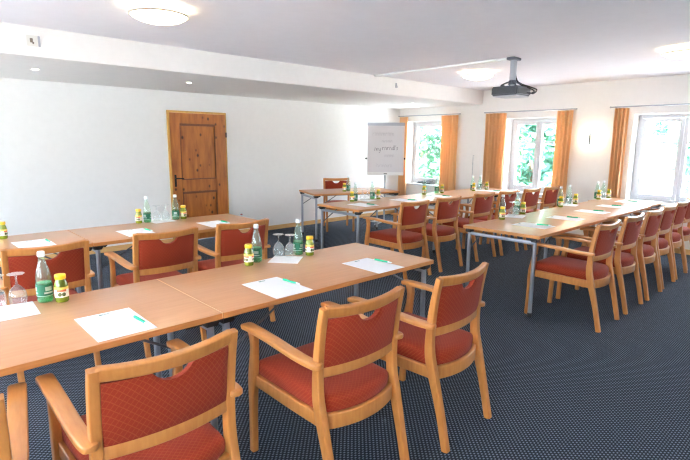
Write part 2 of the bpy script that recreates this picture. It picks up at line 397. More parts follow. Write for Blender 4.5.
# door
dr = bpy.data.objects.new('door_1', None); C.objects.link(dr); struct(dr, 'knotty pine door with two sunken panels and a black handle')
MB().box(DX0, DX0+.035, YF-.02, YF+.09, 0, DZ).box(DX1-.012, DX1, YF-.02, YF+.09, 0, DZ).box(DX0+.035, DX1-.012, YF-.02, YF+.09, DZ-.03, DZ).build('door_casing', 'pine_frame', dr, bevel=.003)
a, b, zt = DX0+.037, DX1-.014, DZ-.032
pa, pb = 3.255, 3.835
MB().box(a, pa, YF-.012, YF+.035, .01, zt).box(pb, b, YF-.012, YF+.035, .01, zt).box(pa, pb, YF-.012, YF+.035, 1.80, zt) \
    .box(pa, pb, YF-.012, YF+.035, .775, .955).box(pa, pb, YF-.012, YF+.035, .01, .13).build('door_leaf', 'pine', dr, bevel=.004)
for z0, z1 in ((.955, 1.80), (.13, .775)):
    MB().box(pa, pb, YF+.012, YF+.03, z0, z1).build('door_panel', 'pine', dr)
    g = .022
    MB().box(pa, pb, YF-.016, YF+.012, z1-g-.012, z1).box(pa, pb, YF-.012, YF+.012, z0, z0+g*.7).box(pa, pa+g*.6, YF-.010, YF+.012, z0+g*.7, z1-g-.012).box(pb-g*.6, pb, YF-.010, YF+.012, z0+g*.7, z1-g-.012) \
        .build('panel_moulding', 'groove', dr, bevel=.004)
h = MB().box(3.135, 3.165, YF-.018, YF-.012, .86, 1.04); h.tube([(3.15, YF-.018, .985), (3.15, YF-.06, .985), (3.155, YF-.065, .985), (3.26, YF-.065, .98)], .009)
h.lathe([(.012, .86), (.014, .875), (.008, .885)], 10, (3.15, YF-.02, 0)); h.build('door_handle', 'iron', dr, bevel=.001)
MB().box(b-.004, b+.012, YF-.03, YF-.012, 1.60, 1.68).build('hinge', 'iron', dr, bevel=.002)

# ------------------------------------------------------------------ outside
struct(MB().box(-40, 60, -40, 60, -.7, -.6).build('ground', 'bounce_ground', flat=True), 'ground outside the windows, made pale to bounce daylight indoors')
def tree(x, y, hgt, rad, nleaf, mat, label):
    t = thing('garden_tree', label, 'tree', (x, y, -.6), 0, 'garden trees outside')
    m = MB(); m.sweep([(0,0,0), (.05,.02,hgt*.3), (-.04,.05,hgt*.55), (0,0,hgt*.85)], [[(k*math.cos(2*PI*j/8), k*math.sin(2*PI*j/8)) for j in range(8)] for k in (.16, .12, .09, .03)])
    for k in range(7):
        an = k*.9; zz = hgt*(.3+.07*k); m.tube([(0,0,zz), (.5*rad*math.cos(an), .5*rad*math.sin(an), zz+.35)], .035, 6)
    m.build('trunk', 'bark', t)
    c = MB(); rnd = random.Random(int(x*100+y*10))
    cl = [(rnd.gauss(0, .45)*rad, rnd.gauss(0, .45)*rad, hgt*(.12+.8*rnd.random()), rad*(.28+.25*rnd.random())) for _ in range(34)]
    for _ in range(nleaf):
        cx, cy, cz, cr = rnd.choice(cl)
        d = Vector((rnd.gauss(0,1), rnd.gauss(0,1), rnd.gauss(0,1))).normalized()*cr*(.6+.4*rnd.random())
        p = Vector((cx, cy, cz))+d
        a = Vector((rnd.gauss(0,1), rnd.gauss(0,1), rnd.gauss(0,1))).normalized(); q = a.orthogonal().normalized(); s = .09+.08*rnd.random()
        c.add([p-a*s, p+q*s*.5, p+a*s, p-q*s*.5], [(0,1,2,3)])
    c.build('crown', mat, t, flat=True)
for args in ((13.4, 10.7, 5.0, 1.3, 6500, 'leaf_a', 'bushy green tree seen through the corner window beside the flip chart'),
             (13.6, 6.7, 4.9, 1.15, 7500, 'leaf_b', 'dense leafy tree filling the middle window'),
             (19.5, 10.2, 6.0, 1.3, 5000, 'leaf_a', 'farther tree behind the one filling the middle window'),
             (17.5, 3.5, 3.6, .9, 2500, 'leaf_b', 'small pale tree at the right edge of the right-hand window')):
    tree(*args)

# ------------------------------------------------------------------ chairs
def lerp_path(pts, n):
    """Catmull-Rom through points"""
    P = [Vector(p) for p in pts]; P = [P[0]*2-P[1]]+P+[P[-1]*2-P[-2]]; out = []
    for i in range(1, len(P)-2):
        for k in range(n):
            t = k/n; a, b, c, d = P[i-1], P[i], P[i+1], P[i+2]
            out.append(.5*((2*b)+(c-a)*t+(2*a-5*b+4*c-d)*t*t+(3*b-a-3*c+d)*t**3))
    out.append(P[-2]); return out
def back_y(z):
    pts = [(.40, -.215), (.50, -.195), (.65, -.198), (.78, -.214), (.893, -.237)]
    for (z0, y0), (z1, y1) in zip(pts, pts[1:]):
        if z <= z1 or z1 == .893: return y0+(y1-y0)*(z-z0)/(z1-z0)
def make_chair(label, group):
    t = thing('conference_armchair', label, 'chair', group=group)
    # seat cushion
    out = []
    def arc(cx, cy, r, a0, a1, n=5): return [(cx+r*math.cos(math.radians(a0+(a1-a0)*k/n)), cy+r*math.sin(math.radians(a0+(a1-a0)*k/n))) for k in range(n+1)]
    out += arc(.19, .275, .03, 0, 90) + arc(-.19, .275, .03, 90, 180)
    bk = [(-.20+.4*k/10, -.195-.055*math.sin(PI*k/10)**.8) for k in range(11)]
    out += [(-.205, -.165)] + bk + [(.205, -.165)]
    cy = .03
    def ring(s, z, dy=0): return [(x*s, cy+(y-cy)*s+dy, z+(.012*max(0, (y-.1))*0)) for x, y in out]
    m = MB(); m.rings([ring(.97, .408), ring(1., .420), ring(1.012, .45), ring(1.005, .468), ring(.975, .481), ring(.9, .490), ring(.7, .497), ring(.35, .500)])
    m.build('seat', 'fabric', t, angle=70)
    # apron
    m = MB()
    for s in (-1, 1): m.sweep([(s*.226, .275, .392), (s*.219, 0, .388), (s*.208, -.195, .384)], rr(.022, .062, .005), side=(1, 0, 0))
    m.sweep([(-.215, .288, .392), (.215, .288, .392)], rr(.022, .062, .005), side=(0, 1, 0))
    m.sweep([(-.205+.41*k/12, -.205-.052*math.sin(PI*k/12)**.8, .384) for k in range(13)], rr(.024, .07, .006), side=(0, 1, 0))
    m.build('seat_frame', 'beech', t)
    for s in (-1, 1):
        p = lerp_path([(s*.219, -.312, 0), (s*.219, -.268, .2), (s*.222, -.222, .38), (s*.2235, -.196, .50), (s*.224, -.198, .65), (s*.2245, -.214, .78), (s*.2245, -.237, .893)], 5)
        secs = []
        for q in p:
            z = q.z; wd = .034; dp = .036+.014*math.exp(-((z-.42)/.16)**2)-.008*max(0, (z-.7)/.2)
            secs.append(rr(wd, dp, .005))
        MB().sweep(p, secs, side=(1, 0, 0)).build('leg', 'beech', t)
    for s in (-1, 1):
        p = lerp_path([(s*.232, .312, 0), (s*.234, .305, .2), (s*.236, .295, .40), (s*.238, .278, .52), (s*.240, .272, .60), (s*.242, .280, .653)], 5)
        secs = [rr(.034, .038+.016*math.exp(-((q.z-.40)/.12)**2)+.016*max(0, (q.z-.58)/.08), .008) for q in p]
        MB().sweep(p, secs, side=(1, 0, 0)).build('leg', 'beech', t)
    for s in (-1, 1):
        p = lerp_path([(s*.248, .338, .662), (s*.2485, .26, .665), (s*.2495, .12, .662), (s*.2495, -.02, .653), (s*.249, -.12, .648), (s*.246, -.195, .648), (s*.238, -.232, .648)], 6)
        n = len(p); secs = []
        for i in range(n):
            q = i/(n-1); wd = .060-.010*q; k = 1.
            if i == 0: k = .86
            if i == n-1: k = .55
            if i == n-2: k = .8
            if i == n-3: k = .95
            secs.append(rr(wd*k, .026*max(k, .8), .007))
        MB().sweep(p, secs, side=(1, 0, 0)).build('armrest', 'arm_wood', t, angle=60)
    bulge = .034
    def curve(z, half, n=16, dz=lambda u: 0):
        return [(half*(2*k/n-1), back_y(z)-bulge*(1-(2*k/n-1)**2), z+dz(2*k/n-1)) for k in range(n+1)]
    MB().sweep(curve(.8655, .217, dz=lambda u: .010*u*u), rr(.028, .047, .007), side=(0, 1, .18)).build('top_rail', 'beech', t)
    MB().sweep(curve(.606, .212), rr(.022, .050, .006), side=(0, 1, 0)).build('lower_rail', 'beech', t)
    # upholstered back panel with the half-round grip notch
    NX, NZ = 40, 8; m = MB(); fr = []; bkv = []
    def top(x):
        d = abs(x)/.066
        return .8435-(.043*max(0, 1-d**2.6)**.9 if d < 1 else 0)
    for i in range(NX+1):
        x = -.2075+.415*i/NX; zt = top(x); zb = .627
        for j in range(NZ+1):
            z = zb+(zt-zb)*j/NZ; e = min(1, min(j, NZ-j)/1.0*.8+.2) * min(1, min(i, NX-i)/1.5*.7+.3)
            yc = back_y(z)-bulge*(1-(x/.217)**2); th = .008+.011*e
            fr.append((x, yc+th, z)); bkv.append((x, yc-th, z))
    W = NZ+1; fs = []; n0 = (NX+1)*W
    for i in range(NX):
        for j in range(NZ):
            a = i*W+j; fs.append((a, a+1, a+W+1, a+W)); fs.append((n0+a, n0+a+W, n0+a+W+1, n0+a+1))
    for i in range(NX):
        a = i*W; fs.append((a, a+W, n0+a+W, n0+a)); a = i*W+NZ; fs.append((a, n0+a, n0+a+W, a+W))
    for j in range(NZ):
        a = j; fs.append((a, n0+a, n0+a+1, a+1)); a = NX*W+j; fs.append((a, a+1, n0+a+1, n0+a))
    m.add(fr+bkv, fs); m.build('backrest', 'fabric', t, angle=50)
    return t

FG = 'armchairs at the near table row'
chair0 = make_chair("beech armchair cut off at the left edge, only its right armrest showing", FG)
chair0.location = (-.05, 1.71, 0); chair0.rotation_euler = (0, 0, math.radians(-9.5))
CH = [
 (.585, 1.678, 0, "beech armchair at bottom left, seen from behind, cropped by the lower edge of the photo", FG),
 (1.425, 1.635, -1, "beech armchair in the middle foreground, just left of its row's aisle-end chair", FG),
 (2.112, 1.612, 3, "beech armchair at the aisle end of the near row, both rear feet in view", FG),
 (.67, 3.70, 0, "armchair behind the green bottle and juice jar at left, red back towards us", 'armchairs at the table row by the door'),
 (1.44, 3.70, 0, "middle armchair of the row by the pine door, white sheet glimpsed through its grip", 'armchairs at the table row by the door'),
 (2.085, 3.70, 0, "armchair at the right end of the row by the pine door, partly behind a bottle", 'armchairs at the table row by the door'),
 (4.34, 3.73, 0, "armchair nearest the aisle at the far table row, its left armrest in full view", 'armchairs at the far table row'),
 (4.99, 3.73, 0, 'second armchair from the aisle at the far table row', 'armchairs at the far table row'),
 (5.79, 3.73, 0, "third armchair from the aisle at the far row, left of the right table's corner", 'armchairs at the far table row'),
 (6.37, 3.70, 0, "far-row armchair half hidden behind the first bottles of the right table row", 'armchairs at the far table row'),
 (6.97, 3.65, 0, "far-row armchair before the middle window, second from the window end", 'armchairs at the far table row'),
 (7.56, 3.62, 0, "armchair at the window end of the far row, near the middle window's right curtain", 'armchairs at the far table row'),
 (4.405, 1.70, 0, 'armchair nearest the viewer at the right table row, beside the grey table leg', 'armchairs at the right table row'),
 (5.06, 1.70, 0, 'second armchair from the front at the right table row', 'armchairs at the right table row'),
 (5.67, 1.695, 0, 'third armchair from the front at the right table row', 'armchairs at the right table row'),
 (6.235, 1.71, 0, 'fourth armchair from the front at the right table row', 'armchairs at the right table row'),
 (6.80, 1.72, 0, 'fifth armchair from the front at the right table row', 'armchairs at the right table row'),
 (7.39, 1.75, 0, "armchair at the right row's far end, cut by the photo's right edge", 'armchairs at the right table row'),
 (5.865, 6.50, 146, 'armchair facing the room behind the small presenter table by the long white wall', None),
]
for x, y, a, lab, g in CH:
    c = dup(chair0, (x, y, 0), math.radians(a), lab, g)
    if g is None and 'group' in c: del c['group']

# ------------------------------------------------------------------ tables
TZ, TD = .754, .766
def make_table(L, label, group, iy=(.05, .05)):
    t = thing('folding_table', label, 'table', group=group)
    hx, hy = L/2-.003, TD/2
    m = MB(); m.sweep([(-hx, 0, TZ-.014), (hx, 0, TZ-.014)], rr(TD, .028, .004, 2), side=(0, 1, 0)); m.build('tabletop', 'laminate', t)
    e = .0016; b0, b1 = TZ-.0275, TZ-.0008
    MB().box(-hx-e, hx+e, -hy-e, -hy+.003, b0, b1).box(-hx-e, hx+e, hy-.003, hy+e, b0, b1).box(-hx-e, -hx+.003, -hy+.003, hy-.003, b0, b1).box(hx-.003, hx+e, -hy+.003, hy-.003, b0, b1).build('edge_band', 'edge', t, flat=True)
    for sx in (-1, 1):
        for sy in (-1, 1):
            ins = iy[(sx+1)//2]; x, y = sx*(hx-.036), sy*(hy-ins)
            lg = MB().tube([(x, y, .02), (x, y, TZ-.05)], .0175, 14).build('leg', 'steel', t)
            MB().lathe([(.019, 0), (.021, .003), (.021, .035), (.0185, .04)], 12, (x, y, 0)).build('foot_cap', 'black', lg)
            MB().box(x-.035, x+.035, y-.03, y+.03, TZ-.065, TZ-.028).box(x-sx*.1-.03, x-sx*.035+.0, y-.018, y+.018, TZ-.052, TZ-.028).build('leg_bracket', 'black', t, bevel=.008)
            MB().tube([(x, y*.98, .52), (x-sx*.34, y*.98, TZ-.035)], .006, 8).build('brace', 'dark_steel', t)
        x = sx*(hx-.036)
        m = MB(); ins = iy[(sx+1)//2]; m.sweep([(x, -(hy-ins), TZ-.075), (x, hy-ins, TZ-.075)], rr(.03, .03, .006), side=(1, 0, 0)); m.build('crossbar', 'steel', t)
    m = MB()
    for sy in (-1, 1): m.box(-(hx-.17), hx-.17, sy*(hy-.15)-.012, sy*(hy-.15)+.012, TZ-.05, TZ-.028)
    m.build('underframe', 'dark_steel', t, bevel=.003)
    return t
AY = 2.354; BY = 4.431
ta = make_table(1.6, "brown table", 'tables of the near row')
ta.location = (.26, AY, 0)
MB().box(.8, .8035, -TD/2+.002, TD/2-.002, TZ-.027, TZ+.0006).build('edge_strip', 'edge_pale', ta)
ta['label'] = 'long brown table in the left foreground, left of the pale seam'
tb = make_table(1.6, 'long brown table in the middle foreground, its corner reaching the aisle', 'tables of the near row'); tb.location = (1.864, AY, 0)
dup(tb, (1.90, BY, 0), 0, 'brown table in front of the pine door, its right end free', 'tables of the row by the door')
dup(tb, (.297, BY, 0), 0, 'brown table before the white wall at the left edge of the photo', 'tables of the row by the door')
RY = 2.281
make_table(1.6, 'brown table at the aisle end of the right row, grey legs in full view', 'tables of the right row', (.05, .13)).location = (4.857, RY, 0)
make_table(1.6, 'middle table of the right row, two groups of bottles along its far edge', 'tables of the right row', (.13, .15)).location = (6.460, RY+.03, 0)
CY = 4.465
dup(tb, (4.815, CY, 0), 0, 'brown table at the aisle end of the far row, before the presenter table', 'tables of the far row')
dup(tb, (6.418, CY, 0), 0, 'middle table of the far row behind the red chair backs', 'tables of the far row')
th = make_table(.66, 'short table closing the right row beside the bright window', 'tables of the right row', (.15, .05)); th.location = (7.594, RY+.06, 0)
dup(th, (7.551, CY, 0), 0, 'short table closing the far row beside the middle window', 'tables of the far row')
PA = math.radians(-19)
PC = (5.57, 5.90)
tp = make_table(1.49, 'presenter table standing askew by the white wall with one green bottle', None); tp.location = (PC[0], PC[1], 0); tp.rotation_euler = (0, 0, PA)
for o in list(C.objects):
    if o.get('label', '').startswith('presenter table') and 'group' in o: del o['group']

# ------------------------------------------------------------------ table things
def make_bottle():
    t = thing('water_bottle', 'x', 'bottle')
    prof = [(.031, .001), (.0348, .006), (.0355, .02), (.0355, .105), (.034, .128), (.0285, .158), (.0205, .187), (.0155, .207), (.0142, .225), (.0150, .228), (.0150, .233)]
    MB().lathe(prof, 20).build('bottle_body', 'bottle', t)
    MB().lathe([(.028, .004), (.0325, .008), (.0335, .02), (.0335, .098), (.0, .0981)], 20).build('water', 'water', t)
    MB().lathe([(.0358, .034), (.0361, .035), (.0361, .090), (.0358, .091)], 24, caps=False).build('label', 'water_label', t)
    MB().lathe([(.0150, .227), (.0165, .228), (.0168, .240), (.0165, .250), (.014, .253), (.0, .2535)], 16).build('cap', 'cap', t)
    return t
def make_jar():
    t = thing('juice_jar', 'x', 'jar')
    MB().lathe([(.027, .0), (.030, .004), (.0305, .02), (.0305, .078), (.0285, .092), (.0235, .106), (.0215, .113), (.0215, .118)], 20).build('jar_body', 'juice', t)
    MB().lathe([(.0311, .026), (.0313, .027), (.0313, .076), (.0309, .077)], 24, caps=False).build('label', 'juice_label', t)
    MB().lathe([(.0235, .114), (.0250, .116), (.0252, .132), (.0235, .137), (.0, .1375)], 20).build('lid', 'lid_yellow', t)
    return t
def make_wineglass():
    return MB().lathe([(.032, 0), (.0365, .018), (.0395, .038), (.038, .056), (.029, .078), (.014, .093), (.0058, .100), (.004, .118), (.0042, .140), (.010, .1475), (.037, .152), (.037, .1535), (.0, .154)], 24, caps=False).build('wine_glass', 'wineglass')
bot0, jar0, gl0 = make_bottle(), make_jar(), make_wineglass()
used = {}
def place(proto, x, y, z, label, group, cat, rz=0):
    k = proto.name.split('.')[0]
    if not used.get(k):
        used[k] = 1; o = proto; o.location = (x, y, z); o.rotation_euler = (0, 0, rz); tag(o, label, cat, group); return o
    o = dup(proto, (x, y, z), rz, label, group); o['category'] = cat; return o
G_B, G_J, G_G = 'green water bottles on the tables', 'yellow lidded juice jars on the tables', 'upturned wine glasses on napkins'
for x, y, lab in (
    (.494, 2.70, 'tallest-looking green water bottle at left foreground, beside a juice jar'),
    (1.722, 2.71, 'green water bottle left of two wine glasses on the middle foreground table'),
    (2.062, 2.703, 'green water bottle right of two wine glasses on the middle foreground table'),
    (1.795, 4.765, 'green water bottle left of the glasses before the white wall by the pine door'),
    (2.082, 4.765, 'green water bottle right of the glasses, in front of the pine door'),
    (4.765, 2.655, "water bottle behind the first juice jar at the right row's aisle end"),
    (5.165, 2.70, "water bottle beside the wine glasses at the right row's aisle end"),
    (6.295, 2.705, "left water bottle behind a jar on the right row's middle table"),
    (6.62, 2.73, "right water bottle by the glasses on the right row's middle table"),
    (7.60, 2.735, 'left bottle of the group at the window end of the right table row'),
    (7.83, 2.735, 'right bottle of the group at the window end of the right table row'),
    (4.62, 4.77, 'left water bottle at the aisle end of the far table row, next to a jar'),
    (4.975, 4.79, 'right water bottle at the aisle end of the far table row, next to a jar'),
    (6.13, 4.765, 'bottle behind a jar on the middle far table, under the corner window sill'),
    (6.402, 4.735, 'bottle left of a jar on the middle far table, before the corner window'),
    (7.25, 4.62, 'left bottle on the short far table, before the bare wall between the windows'),
    (7.475, 4.62, 'bottle behind the glasses on the short far table beside the middle window curtain'),
    (5.505, 5.85, 'single green bottle on the askew presenter table'),
): place(bot0, x, y, TZ, lab, G_B, 'bottle', random.uniform(0, 6))
for x, y, lab in (
    (.556, 2.65, 'juice jar right of the big green bottle at left foreground'),
    (1.636, 2.668, 'juice jar at the left of the bottle group on the middle foreground table'),
    (2.112, 2.636, 'juice jar at the right of the bottle group on the middle foreground table'),
    (.613, 4.70, 'juice jar alone at the left edge on the table before the white wall'),
    (1.716, 4.776, 'juice jar left of the bottles before the white wall by the pine door'),
    (2.167, 4.772, 'juice jar right of the bottles in front of the pine door'),
    (4.677, 2.602, 'left juice jar at the aisle end of the right table row'),
    (5.235, 2.66, 'right juice jar at the aisle end of the right table row'),
    (6.212, 2.657, 'left juice jar on the middle table of the right row'),
    (6.69, 2.67, 'right juice jar on the middle table of the right row'),
    (7.53, 2.68, 'left jar of the group at the window end of the right table row'),
    (7.86, 2.66, 'right jar of the group at the window end of the right table row'),
    (4.543, 4.752, 'left jar on the aisle end of the far table row'),
    (5.045, 4.736, 'right jar on the aisle end of the far table row'),
    (6.05, 4.712, 'left jar on the middle far table below the corner window'),
    (6.467, 4.676, 'right jar on the middle far table before the corner window curtain'),
    (7.18, 4.55, 'left jar on the short far table before the bare wall'),
    (7.555, 4.53, 'right jar on the short far table beside the middle window curtain'),
    (5.40, 5.83, 'jar beside the single bottle on the presenter table'),
): place(jar0, x, y, TZ, lab, G_J, 'jar', random.uniform(0, 6))
NZt = TZ+.0025
for x, y, lab in (
    (.305, 2.735, 'upturned wine glass cut by the left edge of the photo'),
    (.385, 2.72, 'upturned wine glass just left of the big green bottle'),
    (1.925, 2.748, 'left upturned wine glass on the middle foreground table'),
    (1.976, 2.682, 'right upturned wine glass on the middle foreground table'),
    (1.895, 4.785, 'left upturned wine glass before the white wall by the pine door'),
    (1.985, 4.785, 'right upturned wine glass before the white wall by the pine door'),
    (4.985, 2.66, 'left upturned wine glass on the aisle end of the right table row'),
    (5.065, 2.66, 'right upturned wine glass on the aisle end of the right table row'),
    (6.462, 2.70, 'left upturned wine glass on the middle table of the right row'),
    (6.548, 2.69, 'right upturned wine glass on the middle table of the right row'),
    (7.675, 2.70, 'left upturned wine glass at the window end of the right row'),
    (7.76, 2.70, 'right upturned wine glass at the window end of the right row'),
    (4.75, 4.76, 'left upturned wine glass on the aisle end of the far row'),
    (4.835, 4.75, 'right upturned wine glass on the aisle end of the far row'),
    (7.335, 4.56, 'left upturned wine glass on the short far table'),
    (7.42, 4.53, 'right upturned wine glass on the short far table'),
): place(gl0, x, y, NZt, lab, G_G, 'glass')
def napkin(x, y, rz, sx, sy, label):
    m = MB(); n = 8; up = []; dn = []
    for i in range(n+1):
        for j in range(n+1):
            u, v = i/n-.5, j/n-.5; zz = .0012+.0006*math.sin(7*u+3*v+x)
            up.append((u*sx, v*sy, zz+.0006)); dn.append((u*sx, v*sy, zz-.0012))
    W = n+1; fs = []; k = W*W
    for i in range(n):
        for j in range(n):
            a = i*W+j; fs += [(a, a+W, a+W+1, a+1), (k+a, k+a+1, k+a+W+1, k+a+W)]
    for i in range(n):
        for a, b in ((i, i+1), ((n)*W+i, n*W+i+1), (i*W, (i+1)*W), (i*W+n, (i+1)*W+n)): fs.append((a, b, k+b, k+a))
    m.add(up+dn, fs); o = m.build('paper_napkin', 'napkin', loc=(x, y, TZ)); o.rotation_euler = (0, 0, rz)
    return tag(o, label, 'napkin', 'paper napkins under the glasses')
napkin(.325, 2.63, -.05, .23, .23, 'paper napkin under the glasses at the left edge of the photo')
napkin(1.905, 2.635, .72, .20, .20, 'paper napkin under the two glasses on the middle foreground table')
napkin(1.93, 4.755, .1, .22, .2, 'paper napkin under the glasses by the pine door')
napkin(5.00, 2.63, .3, .24, .2, 'paper napkin under the glasses on the aisle end of the right row')
napkin(6.50, 2.67, .2, .22, .2, 'paper napkin under the glasses on the middle table of the right row')
napkin(7.70, 2.68, .1, .2, .2, 'paper napkin under the glasses at the window end of the right row')
napkin(4.79, 4.72, .2, .2, .2, 'paper napkin between the bottles on the aisle end of the far row')
napkin(7.37, 4.53, .1, .2, .18, 'paper napkin under the glasses on the short far table')

def make_pad():
    t = thing('writing_pad', 'x', 'paper')
    m = MB(); m.box(-.118, .118, -.168, .168, 0, .0022); m.build('sheet', 'paper', t)
    m = MB()
    m.box(-.022, -.006, .138, .150, .0022, .0026); m.box(-.004, .022, .146, .149, .0022, .0026); m.box(-.004, .018, .139, .142, .0022, .0026)
    m.build('logo', 'logo', t)
    return t
def make_pen():
    t = thing('ballpoint_pen', 'x', 'pen')
    m = MB(); r = .0062
    m.sweep([(0, -.04, r), (0, .0, r), (0, .068, r)], [[(k*math.cos(2*PI*j/10), k*math.sin(2*PI*j/10)) for j in range(10)] for k in (r*.95, r, r*.9)]); m.build('barrel', 'pen', t)
    m = MB(); m.sweep([(0, -.070, r), (0, -.062, r), (0, -.040, r)], [[(k*math.cos(2*PI*j/10), k*math.sin(2*PI*j/10)) for j in range(10)] for k in (.0012, .004, r*.92)])
    m.build('tip', 'pen_clear', t); MB().tube([(0, .068, r), (0, .078, r)], .003, 8).build('push_button', 'pen_clear', t)
    MB().box(-.0016, .0016, .02, .066, 2*r-.001, 2*r+.0015).build('clip', 'pen', t, bevel=.0005)
    return t
pad0, pen0 = make_pad(), make_pen()
PADS = [
 (.645, 2.160, .0, (.737, 2.10, .08), 'on the left foreground table'),
 (1.487, 2.145, .0, (1.594, 2.155, .12), 'on the middle foreground table right of the seam'),
 (2.235, 2.135, .0, (2.348, 2.15, .12), 'at the aisle corner of the middle foreground table'),
 (.748, 4.30, .03, (.852, 4.31, .1), 'at the left end of the row by the door'),
 (1.515, 4.295, .0, (1.625, 4.30, .12), 'before the white wall on the row by the door'),
 (2.255, 4.265, .0, (2.365, 4.27, .12), 'in front of the pine door'),
 (4.565, 2.20, .0, (4.64, 2.13, .35), 'nearest the aisle on the right table row'),
 (5.29, 2.20, .0, (5.385, 2.15, .35), 'second from the aisle on the right table row'),
 (6.07, 2.22, .0, (6.17, 2.17, .35), 'third from the aisle on the right table row'),
 (6.80, 2.24, .0, (6.89, 2.21, .35), 'fourth from the aisle on the right table row'),
 (7.52, 2.26, .0, (7.61, 2.24, .35), 'last on the right table row beside the bright window'),
 (4.40, 4.40, .0, (4.49, 4.33, .35), 'nearest the aisle on the far table row'),
 (5.21, 4.41, .0, (5.305, 4.33, .35), 'second from the aisle on the far table row'),
 (6.02, 4.41, .0, (6.105, 4.32, .35), 'third from the aisle on the far table row'),
 (7.42, 4.33, .0, (7.50, 4.29, .35), 'at the window end of the far table row'),
]
for x, y, rz, pen, where in PADS:
    place(pad0, x, y, TZ, 'white sheet of paper '+where, 'white sheets on the tables', 'paper', rz)
    place(pen0, pen[0], pen[1], TZ+.0022, 'green ballpoint pen on the sheet '+where, 'green pens on the sheets', 'pen', pen[2])

# ------------------------------------------------------------------ curtains and rods
def curtain(y0, y1, z0, z1, label, seed):
    rnd = random.Random(seed); n = 90; nz = 10; nf = max(4, round((y1-y0)/.066)); xc = 8.155
    ph = [rnd.uniform(-.25, .25) for _ in range(nf+2)]
    m = MB(); fr = []; bk = []
    for i in range(n+1):
        u = i/n
        for j in range(nz+1):
            v = j/nz; z = z0+(z1-z0)*v
            k = u*nf; a = ph[int(k)]*(1-(k % 1))+ph[int(k)+1]*(k % 1)
            amp = .040*(1-.35*v)
            xx = xc+amp*math.sin(2*PI*(k+a*(1.2-v)))+.006*math.sin(9*z+6*u); yy = y0+(y1-y0)*(.5+(u-.5)*(1.0-.06*math.sin(PI*v)))
            fr.append((xx-.0012, yy, z)); bk.append((xx+.0012, yy, z))
    W = nz+1; fs = []; k = (n+1)*W
    for i in range(n):
        for j in range(nz):
            a = i*W+j; fs += [(a, a+1, a+W+1, a+W), (k+a, k+a+W, k+a+W+1, k+a+1)]
    for i in range(n):
        for o_ in (0, nz): a = i*W+o_; fs.append((a, a+W, k+a+W, k+a))
    for j in range(nz):
        for o_ in (0, n*W): a = o_+j; fs.append((a, a+1, k+a+1, k+a))
    m.add(fr+bk, fs); o = m.build('curtain', 'curtain')
    return tag(o, label, 'curtain', 'apricot curtains')
ZR = 2.10
curtain(6.85, 7.06, .10, ZR-.02, 'narrow apricot curtain beside the flip chart, left of the corner window', 1)
curtain(5.60, 5.98, .10, ZR-.02, 'apricot curtain on the right of the corner window', 2)
curtain(4.58, 4.99, .10, ZR-.02, 'wide apricot curtain on the left of the middle window', 3)
curtain(3.41, 3.67, .10, ZR-.02, 'apricot curtain on the right of the middle window, left of the wall lamp', 4)
curtain(2.595, 2.80, .10, ZR-.02, 'apricot curtain left of the bright right-hand window, right of the wall lamp', 5)
for y0, y1, lab in ((5.56, 7.10, 'thin curtain rod above the corner window'), (3.37, 5.02, 'thin curtain rod above the middle window'), (1.05, 2.86, 'thin curtain rod above the bright right-hand window')):
    t = thing('curtain_rod', lab, 'curtain rod', (8.155, (y0+y1)/2, ZR), 0, 'curtain rods over the windows')
    L = (y1-y0)/2
    MB().tube([(0, -L, 0), (0, L, 0)], .0095, 10).build('rod', 'board_grey', t)
    for s in (-1, 1):
        MB().lathe([(.0, -.014), (.012, -.008), (.015, 0), (.012, .008), (0, .014)], 10, (0, s*L, 0)).build('finial', 'board_grey', t)
        MB().tube([(0, s*(L-.05), 0), (.06, s*(L-.05), .0), (XW-8.155, s*(L-.05), .0)], .007, 8).build('bracket', 'board_grey', t)

# ------------------------------------------------------------------ lamps
def ceiling_lamp(x, y, label):
    t = thing('ceiling_lamp', label, 'lamp', (x, y, HC), 0, 'round ceiling lamps')
    MB().lathe([(.10, -.0), (.10, -.045), (.09, -.048)], 28).build('base', 'white_plastic', t)
    MB().lathe([(.10, -.046), (.198, -.050), (.205, -.055), (.196, -.062), (.158, -.083), (.10, -.100), (.05, -.108), (.0, -.111)], 40).build('lamp_shade', 'lamp', t)
    n = 40
    MB().rings([[((r)*math.cos(2*PI*j/n), r*math.sin(2*PI*j/n), z) for j in range(n)] for r, z in ((.206, -.047), (.212, -.047), (.214, -.057), (.206, -.061), (.202, -.057), (.206, -.047))], caps=False).build('ring', 'chrome', t)
ceiling_lamp(1.60, 3.77, 'round glowing ceiling lamp at the upper left of the photo')
ceiling_lamp(6.07, 3.88, 'round glowing ceiling lamp left of the projector')
ceiling_lamp(6.02, 1.45, 'round glowing ceiling lamp cut by the right edge of the photo')
for x, y, lab in ((1.221, 6.028, 'small recessed spotlight below the soffit socket at upper left'), (2.861, 5.953, 'small recessed spotlight above the pine door'), (7.226, 5.96, 'small recessed spotlight near the corner by the flip chart')):
    t = thing('recessed_spotlight', lab, 'spotlight', (x, y, HS), 0, 'recessed spotlights in the soffit')
    MB().lathe([(.030, .001), (.042, .0005), (.043, -.004), (.036, -.007), (.030, -.004)], 20, caps=False).build('trim_ring', 'chrome', t)
    MB().lathe([(.030, .0), (.029, -.004), (.0, -.005)], 16).build('bulb', 'spot', t)
t = thing('wall_lamp', 'glowing half-round wall lamp with a thin vertical metal strip between the curtains', 'lamp', (XW, 3.11, 1.62))
MB().box(-.02, 0, -.06, .06, -.09, .07).build('base', 'white_plastic', t, bevel=.004)
n = 24; rs = []
for r, z in ((.05, -.10), (.09, -.088), (.118, -.06), (.13, -.02), (.135, .04), (.136, .085)):
    rs.append([(-.02-r*.72*math.sin(PI*j/n), r*1.18*math.cos(PI*j/n), z) for j in range(n+1)])
MB().rings(rs).build('lamp_shade', 'sconce', t)
